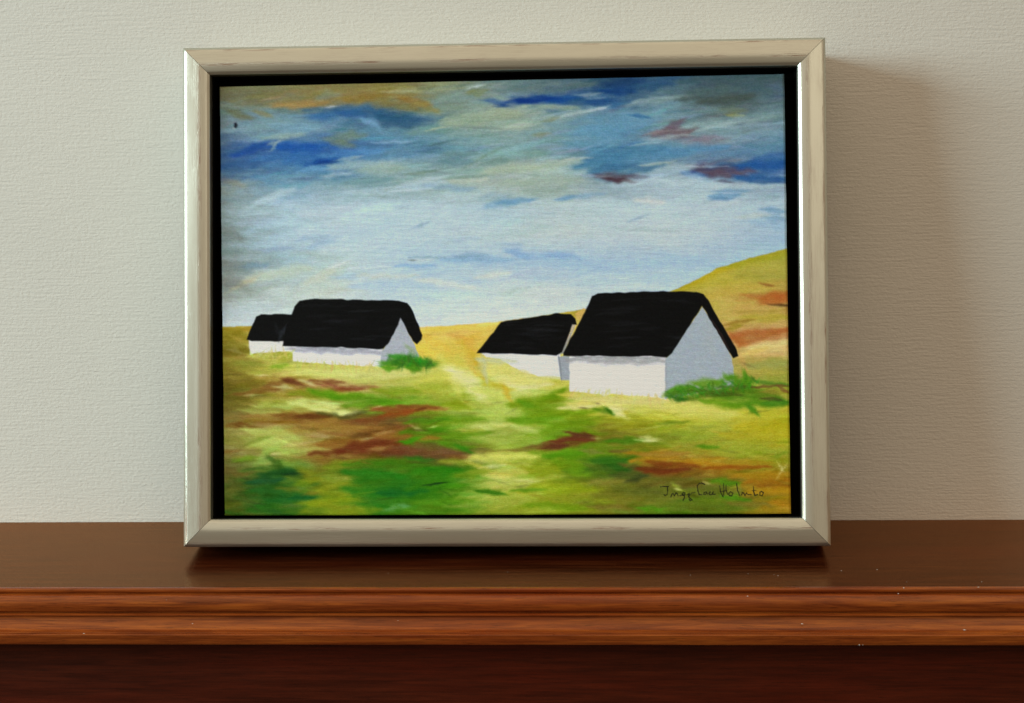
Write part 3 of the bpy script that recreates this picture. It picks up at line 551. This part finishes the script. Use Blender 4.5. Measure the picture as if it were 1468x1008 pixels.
rg = np.clip(lanc[..., 0] - lanc[..., 1] - 22, 0, 200); lanc[..., 0] -= .22 * rg; lanc[..., 1] += .16 * rg
COL = skyc * (1 - isl) + lanc * isl
# -- cottages: left pair
ALL = np.ones_like(LANDM)
poly([(358,484),(410,484),(420,504),(359,508)], (214,214,204), var=3)
poly([(354,487),(369,454),(376,451),(430,452),(420,490),(407,490),(362,490)], (5,6,6), wob=.9, ws=9, var=1.5)
stroke(412,468,404,484,4,(50,56,62),op=.5,bristle=.3,mask=ALL); stroke(398,468,404,482,4,(30,34,36),op=.4,bristle=.3,mask=ALL)
poly([(405,494),(553,494),(549,527),(422,519),(420,500)], (220,222,224), var=8)
poly([(410,497),(424,498),(422,505),(408,503)], (206,208,200), var=3)
stroke(424,502,552,506,4.4,(150,152,158),op=.85,soft=.4,bristle=.8,mask=ALL); stroke(430,499,550,501,2.2,(132,136,140),op=.6,mask=ALL)
poly([(549,506),(556,496),(578,456),(596,492),(604,512),(548,527)], (163,170,174), wob=.7, var=5)
poly([(406,497),(412,470),(424,440),(432,432),(447,429),(576,432),(587,435),(592,441),(600,458),(609,482),(608,488),(601,494),(595,490),(584,468),(578,457),(572,470),(560,494),(553,501),(500,499)], (5,6,6), wob=.9, ws=9, var=1.5)
stroke(601,512,590,500,5,(130,160,96),op=.5,mask=ALL)
# bushes beside it
for x, y, r, c in [(562,520,9,(62,130,14)),(575,524,9,(44,108,12)),(590,518,10,(38,104,14)),(604,522,10,(50,116,12)),(618,522,10,(46,118,20)),(560,526,7,(72,138,14)),(580,514,8,(54,120,14)),(596,528,8,(58,124,12)),(572,512,6,(56,136,34))]:
    stroke(x - 6, y, x + 6, y + 1, r * .8, c, op=.8, soft=.9, bristle=.35, mask=ALL, h=.2)
for _ in range(36):
    x = rng.uniform(556, 624); y = rng.uniform(514, 530); stroke(x, y, x + rng.normal(0, 2), y - 2, 3, (rng.uniform(20, 60), rng.uniform(90, 140), rng.uniform(15, 35)), bristle=.2, op=.4, mask=ALL)
# grass licks against the walls
for x in list(np.arange(424, 550, 4.5)) + list(np.arange(362, 420, 5)):
    b = 521 + (x - 424) * .045 if x > 422 else 507
    stroke(x, b + 4, x + rng.normal(1, 2.5), b - rng.uniform(-2, 2.5), 2.6, (188 + rng.normal(0, 8), 184 + rng.normal(0, 8), 96), op=.5, mask=ALL)

# -- cottages: right pair
poly([(692,506),(806,504),(812,544),(776,541),(748,532),(720,516),(700,513)], (214,217,221), var=4)
stroke(692,516,740,520,5,(190,196,150),op=.75,mask=ALL); stroke(696,514,702,545,4,(178,184,150),op=.5,mask=ALL)
stroke(740,530,776,543,4,(204,200,116),op=.7,mask=ALL); stroke(774,543,806,543,3.4,(196,196,112),op=.75,mask=ALL)
poly([(803,512),(822,511),(821,546),(808,546)], (150,158,162), wob=.6, var=6)
stroke(805,514,808,544,1.6,(110,118,122),op=.6,mask=ALL)
poly([(822,462),(829,466),(812,508),(804,510)], (150,150,140), wob=.5, var=6)
stroke(826,468,818,484,2.2,(206,186,140),op=.75,mask=ALL)
poly([(688,507),(690,503),(722,463),(730,461),(804,450),(822,451),(829,458),(831,466),(824,466),(809,506),(802,510)], (5,6,6), wob=.8, ws=9, var=3)
poly([(828,451),(840,443),(846,446),(836,462),(830,458)], (198,166,84), wob=.6)
poly([(820,505),(957,505),(957,574),(936,570),(880,566),(870,570),(862,566),(820,562)], (220,221,219), var=8)
stroke(820,517,957,519,5.4,(148,151,148),op=.9,soft=.45,bristle=.9,mask=ALL); stroke(830,513,955,514,2.,(136,140,138),op=.6,mask=ALL)
stroke(824,521,955,524,1.3,(182,180,176),op=.5,bristle=1,mask=ALL)
poly([(957,515),(960,512),(1009,441),(1022,460),(1050,512),(1054,540),(1052,556),(956,573)], (156,169,173), wob=.7, var=5)
for x in (1000, 985, 1030, 1020): stroke(x, 480, x - 3, 550, 8, (154, 166, 178), op=.3, mask=ALL)
stroke(1020,470,1024,500,9,(160,170,164),op=.35,mask=ALL)
stroke(957,520,957,568,1.6,(132,138,144),op=.45,mask=ALL)
poly([(811,511),(811,507),(846,440),(852,425),(860,422),(930,419),(1000,419),(1010,423),(1017,432),(1034,462),(1058,503),(1060,512),(1053,515),(1046,505),(1026,470),(1009,440),(1002,450),(984,478),(966,507),(958,513),(940,512)], (5,6,6), wob=.9, ws=9, var=1.5)
stroke(1024,462,1046,500,1.8,(44,30,28),op=.7,mask=ALL)
# hedge beside it
for x0, y0, x1, y1, w, c in [(962,566,1000,560,7,(74,120,10)),(985,572,1060,560,8,(70,104,10)),(1000,552,1030,550,8,(92,142,16)),(1040,548,1048,544,8,(76,136,14)),(1060,546,1078,556,12,(62,120,12)),(1072,548,1070,540,6,(70,132,14)),(1030,566,1080,572,10,(66,116,12)),(1076,560,1120,574,9,(76,112,16)),(1084,548,1128,552,4,(78,120,28)),(1050,580,1110,580,7,(66,124,12)),(1076,586,1084,592,5,(64,126,14)),(1010,576,1060,584,6,(92,140,14)),(1098,578,1128,578,6,(62,122,22)),(965,570,980,572,5,(32,84,16)),(968,560,984,558,6,(76,142,22))]:
    stroke(x0, y0, x1, y1, w, c, op=.8, soft=.9, bristle=.4, mask=ALL, h=.2)
S(ALL, [(1000,562,1060,566,5,(60,74,18),o6),(1040,556,1076,556,4,(56,70,18),o6),(1084,556,1128,554,2.4,(102,74,34),dict(op=.75)),(1096,564,1126,562,4,(140,126,44),o6),(1094,572,1118,574,3,(58,56,20),o6),(1118,556,1128,562,3,(110,70,40),o6),(985,564,1000,562,3,(76,90,24),o6),
 (1044,548,1050,552,4,(150,158,170),o5)])
for _ in range(90):
    x = rng.uniform(962, 1086); y = 566 - (x - 962) * .16 + rng.uniform(-3, 10); stroke(x, y, x + rng.normal(0, 3), y - 3, 2.4, (rng.uniform(40, 80), rng.uniform(100, 145), rng.uniform(12, 30)), bristle=.2, op=.4, mask=ALL)
for x in np.arange(822, 956, 4.5):
    b = 563 + (x - 822) * .085; stroke(x, b + 5, x + rng.normal(1, 2.5), b - rng.uniform(-2, 3), 3., (198 + rng.normal(0, 6), 192 + rng.normal(0, 6), 108), op=.5, mask=ALL)
stroke(826,572,950,578,4,(204,198,122),op=.5,mask=ALL)

# faint brush marks left in the black roofs
ROOF = (COL.mean(-1) < 24).astype(float)
for _ in range(60):
    (xa, xb, ya, yb) = [(430, 570, 436, 492), (860, 1000, 426, 500), (725, 800, 462, 500)][rng.integers(3)]
    x = rng.uniform(xa, xb - 20); y = rng.uniform(ya, yb); g_ = rng.uniform(10, 30)
    stroke(x, y, x + rng.uniform(12, 40), y - rng.uniform(-1, 3), rng.uniform(1, 3), (g_, g_ * 1.05, g_ * 1.15), op=.4, mask=ROOF, h=.3)
# -- the signature, thin dark brush lines
def sign(pts, w=.95, c=(24, 26, 12)):
    for (a, b), (d, e_) in zip(pts[:-1], pts[1:]): stroke(a, b, d, e_, w * rng.uniform(.7, 1.1), c, op=rng.uniform(.6, .9), mask=ALL, crisp=True)
SGZ = [[(140,210),(180,204),(228,205)],[(214,212),(217,255),(212,288),(190,301),(178,290)],[(252,312),(262,284),(275,276),(288,302),(306,270),(318,276),(328,302)],
 [(345,298),(372,296),(400,270),(384,262),(368,282),(380,300),(400,290)],[(398,280),(392,320),(380,348)],[(418,292),(440,280),(436,312),(452,330),(472,345),(452,352),(440,336)],[(440,306),(468,272),(500,270)],
 [(524,195),(530,250),(544,290),(570,291)],[(528,196),(545,174),(572,170),(600,184)],[(618,264),(594,268),(592,288),(612,288),(622,266),(630,290)],[(640,280),(658,262),(650,290),(668,294),(690,264),(680,288),(712,286)],
 [(758,200),(764,260),(790,312)],[(796,174),(802,250),(794,312)],[(768,262),(830,250)],[(824,190),(824,250),(842,290)],[(852,282),(870,260),(894,276),(884,304),(858,300),(852,282)],
 [(934,176),(944,250),(966,302)],[(984,296),(992,270),(1008,276),(1020,300),(1036,274),(1052,292),(1086,292)],[(1106,204),(1110,262),(1122,300),(1152,290)],[(1092,252),(1134,246)],[(1188,258),(1212,270),(1198,304),(1172,296),(1174,270),(1188,258)]]
SG = [[(930 + a / 7.34, 670 + b / 7.34) for a, b in q] for q in SGZ]
for s_ in SG: sign(s_)

# -- fine canvas-scale colour breakup
fine = (vn(PX / 1.1, PY / 1.0, 61) - .5) * 16 + (vn(PX / 5, PY / .9, 63) - .5) * 5 + (vn(PX / .9, PY / 4, 64) - .5) * 4
fine_c = np.stack([(vn(PX / 3, PY / 2, 70 + k) - .5) * 6 for k in range(3)], -1)
lum = COL.mean(-1, keepdims=True)
COL = COL + (fine[..., None] + fine_c) * (.35 + .65 * np.clip(lum / 120, 0, 1))
COL = np.clip(COL, 3, 250) / 255
lin = np.where(COL <= .04045, COL / 12.92, ((COL + .055) / 1.055) ** 2.4)
K = np.array([.74, .72, .62])            # light that falls on the picture: pigment = seen colour / light
lin = np.clip(lin / K, 0.001, .93)

def build_canvas():
    dep = 6.0 - np.clip(HGT - .25, 0, 1.2) * .34
    eg = np.minimum(np.minimum(uu, 1 - uu) * 409, np.minimum(vv, 1 - vv) * 314)   # rounded, slightly pulled edge
    dep = dep + 1.1 * (1 - np.clip(eg / 1.6, 0, 1)) ** 2
    edge = .25 * (vn(vv * 30, uu * 30, 5) - .5)
    front = np.stack([LX + edge, dep, LZ + edge], -1).reshape(-1, 3) * MM
    idx = np.arange(NX * NY).reshape(NY, NX)
    q = np.stack([idx[:-1, :-1], idx[1:, :-1], idx[1:, 1:], idx[:-1, 1:]], -1).reshape(-1, 4)
    ring = np.concatenate([idx[0, :], idx[1:, -1], idx[-1, -2::-1], idx[-2:0:-1, 0]])
    back = front[ring].copy(); back[:, 1] = 24 * MM; nb = len(ring); b0 = NX * NY
    V = np.concatenate([front, back]); r = np.arange(nb); rn = (r + 1) % nb
    side = np.stack([ring[r], ring[rn], b0 + rn, b0 + r], -1)
    Q = np.concatenate([q, side]).astype(np.int32)
    me = bpy.data.meshes.new('canvas')
    me.vertices.add(len(V)); me.vertices.foreach_set('co', V.ravel().astype(np.float32))
    me.loops.add(Q.size); me.loops.foreach_set('vertex_index', Q.ravel())
    me.polygons.add(len(Q)); me.polygons.foreach_set('loop_start', np.arange(0, Q.size, 4, dtype=np.int32))
    me.update(calc_edges=True)
    ca = me.color_attributes.new('paint', 'FLOAT_COLOR', 'POINT')
    cf = lin.reshape(-1, 3); cf = np.concatenate([cf, cf[ring] * 0 + np.array([.012, .012, .010])])
    ca.data.foreach_set('color', np.concatenate([cf, np.ones((len(cf), 1))], 1).ravel().astype(np.float32))
    me.materials.append(M_canvas)
    me.polygons.foreach_set('use_smooth', np.ones(len(Q), bool)); me.validate()
    return link(bpy.data.objects.new('canvas', me), pic)
build_canvas()

# ------------------------------------------------------------------ dust specks on the shelf
V, F = [], []
spots = [(rng.uniform(-.34, .36), rng.uniform(-.18, -.03), .0002) for _ in range(9)]
spots += [(.165, -.152, .0002), (.19, -.149, .0002), (.205, -.181, .0002), (.255, -.181, .0002), (.12, -.165, .0002), (.10, -.160, .0002)]
for x, y, z in spots:
    if abs(x - FX) < .24 and y > FYY - .02: continue
    r = rng.uniform(.00015, .0004); s = len(V); a = rng.uniform(0, 6.3)
    for k in range(5):
        th = a + k * 6.283 / 5; V.append((x + r * rng.uniform(.6, 2.2) * math.cos(th), y + r * math.sin(th), z))
    V.append((x, y, z + r * .9)); F += [(s + k, s + (k + 1) % 5, s + 5) for k in range(5)] + [tuple(s + k for k in range(4, -1, -1))]
for px, row in [(1298, 843), (1405, 842), (1290, 851), (1066, 857), (1072, 854), (1150, 893), (1134, 911), (1231, 921), (1236, 921), (255, 893), (216, 858), (330, 857), (740, 906), (860, 862), (1382, 900), (560, 889), (95, 905)]:
    z = -(row - 843) / 2.2 * MM; x = -.059 + (px - 734) * .00046
    o_ = np.interp(-z / MM, [0, 3, 7, 10, 14, 17, 20, 24, 28, 35], [0, .4, 4.2, 5.0, 4.0, 5.6, 5.0, 8.0, 12.2, 12.7]); y = FY - o_ * MM
    r = rng.uniform(.0002, .00042); s = len(V); el = rng.uniform(1, 3)
    V += [(x + r * el, y, z), (x - r * el, y, z + r * .3), (x, y, z + r), (x, y, z - r), (x, y - r, z), (x, y + r, z)]
    F += [(s, s + 2, s + 4), (s + 2, s + 1, s + 4), (s + 1, s + 3, s + 4), (s + 3, s, s + 4), (s + 2, s, s + 5), (s + 1, s + 2, s + 5), (s + 3, s + 1, s + 5), (s, s + 3, s + 5)]
dust = mesh_obj('dust', V, F, M_dust); tag(dust, 'pale dust specks scattered on the shelf top and its moulding', 'dust', kind='stuff')

# ------------------------------------------------------------------ light: a cool window far on the left, warm room all round
def area(name, loc, target, sx, sy, col, power):
    l = bpy.data.lights.new(name, 'AREA'); l.shape = 'RECTANGLE'; l.size = sx; l.size_y = sy; l.color = col; l.energy = power
    o = bpy.data.objects.new(name, l); C.objects.link(o); o.location = loc
    from mathutils import Vector
    o.rotation_euler = (Vector(target) - Vector(loc)).to_track_quat('-Z', 'Y').to_euler(); return o
area('window_light', (-3.45, -1.72, 1.12), (0, -.05, .2), 2.1, 1.25, (.76, .96, 1.0), 146)
area('room_fill_light', (1.6, -3.2, 1.5), (0, 0, .2), 1.2, 1.0, (1.0, .90, .74), 4)  # weak warm fill lamp, added at the front right
w = bpy.data.worlds.new('World'); bpy.context.scene.world = w; w.use_nodes = True
bg = w.node_tree.nodes['Background']; wn, wl = w.node_tree.nodes, w.node_tree.links
geo = wn.new('ShaderNodeNewGeometry'); sx = wn.new('ShaderNodeSeparateXYZ'); wl.new(geo.outputs['Incoming'], sx.inputs[0])
mr = wn.new('ShaderNodeMapRange'); mr.inputs['From Min'].default_value = .28; mr.inputs['From Max'].default_value = -.75   # the room: pale ceiling above, dark floor below
wl.new(sx.outputs['Z'], mr.inputs['Value'])
mx = wn.new('ShaderNodeMix'); mx.data_type = 'RGBA'; mx.inputs[6].default_value = (.10, .06, .03, 1); mx.inputs[7].default_value = (1.0, .79, .58, 1)
wl.new(mr.outputs[0], mx.inputs[0]); wl.new(mx.outputs[2], bg.inputs[0]); bg.inputs[1].default_value = .98

# ------------------------------------------------------------------ camera
from mathutils import Matrix, Vector
Hc, D, pit, yaw, rol = 0.3194, 1.33991, 0.13691, 0.05187, -0.0147
cy, sy, cp, sp, cr, sr = math.cos(yaw), math.sin(yaw), math.cos(pit), math.sin(pit), math.cos(rol), math.sin(rol)
R = Vector((cy, sy, 0)); Fw = Vector((-sy * cp, cy * cp, -sp)); U = Vector((-sy * sp, cy * sp, cp))
CX = cr * R + sr * U; CY = -sr * R + cr * U; CZ = -Fw
cam = bpy.data.cameras.new('camera'); co = bpy.data.objects.new('camera', cam); C.objects.link(co)
co.matrix_world = Matrix(((CX.x, CY.x, CZ.x, 0), (CX.y, CY.y, CZ.y, -D), (CX.z, CY.z, CZ.z, Hc), (0, 0, 0, 1)))
cam.lens = 36 * 2500 / 1468; cam.clip_start = .01; cam.clip_end = 50
cam.dof.use_dof = True; cam.dof.focus_distance = 1.23; cam.dof.aperture_fstop = 16
sc = bpy.context.scene; sc.camera = co
sc.render.resolution_x, sc.render.resolution_y = 1024, 703
sc.view_settings.view_transform = 'Standard'; sc.view_settings.look = 'None'; sc.view_settings.exposure = 0; sc.view_settings.gamma = 1
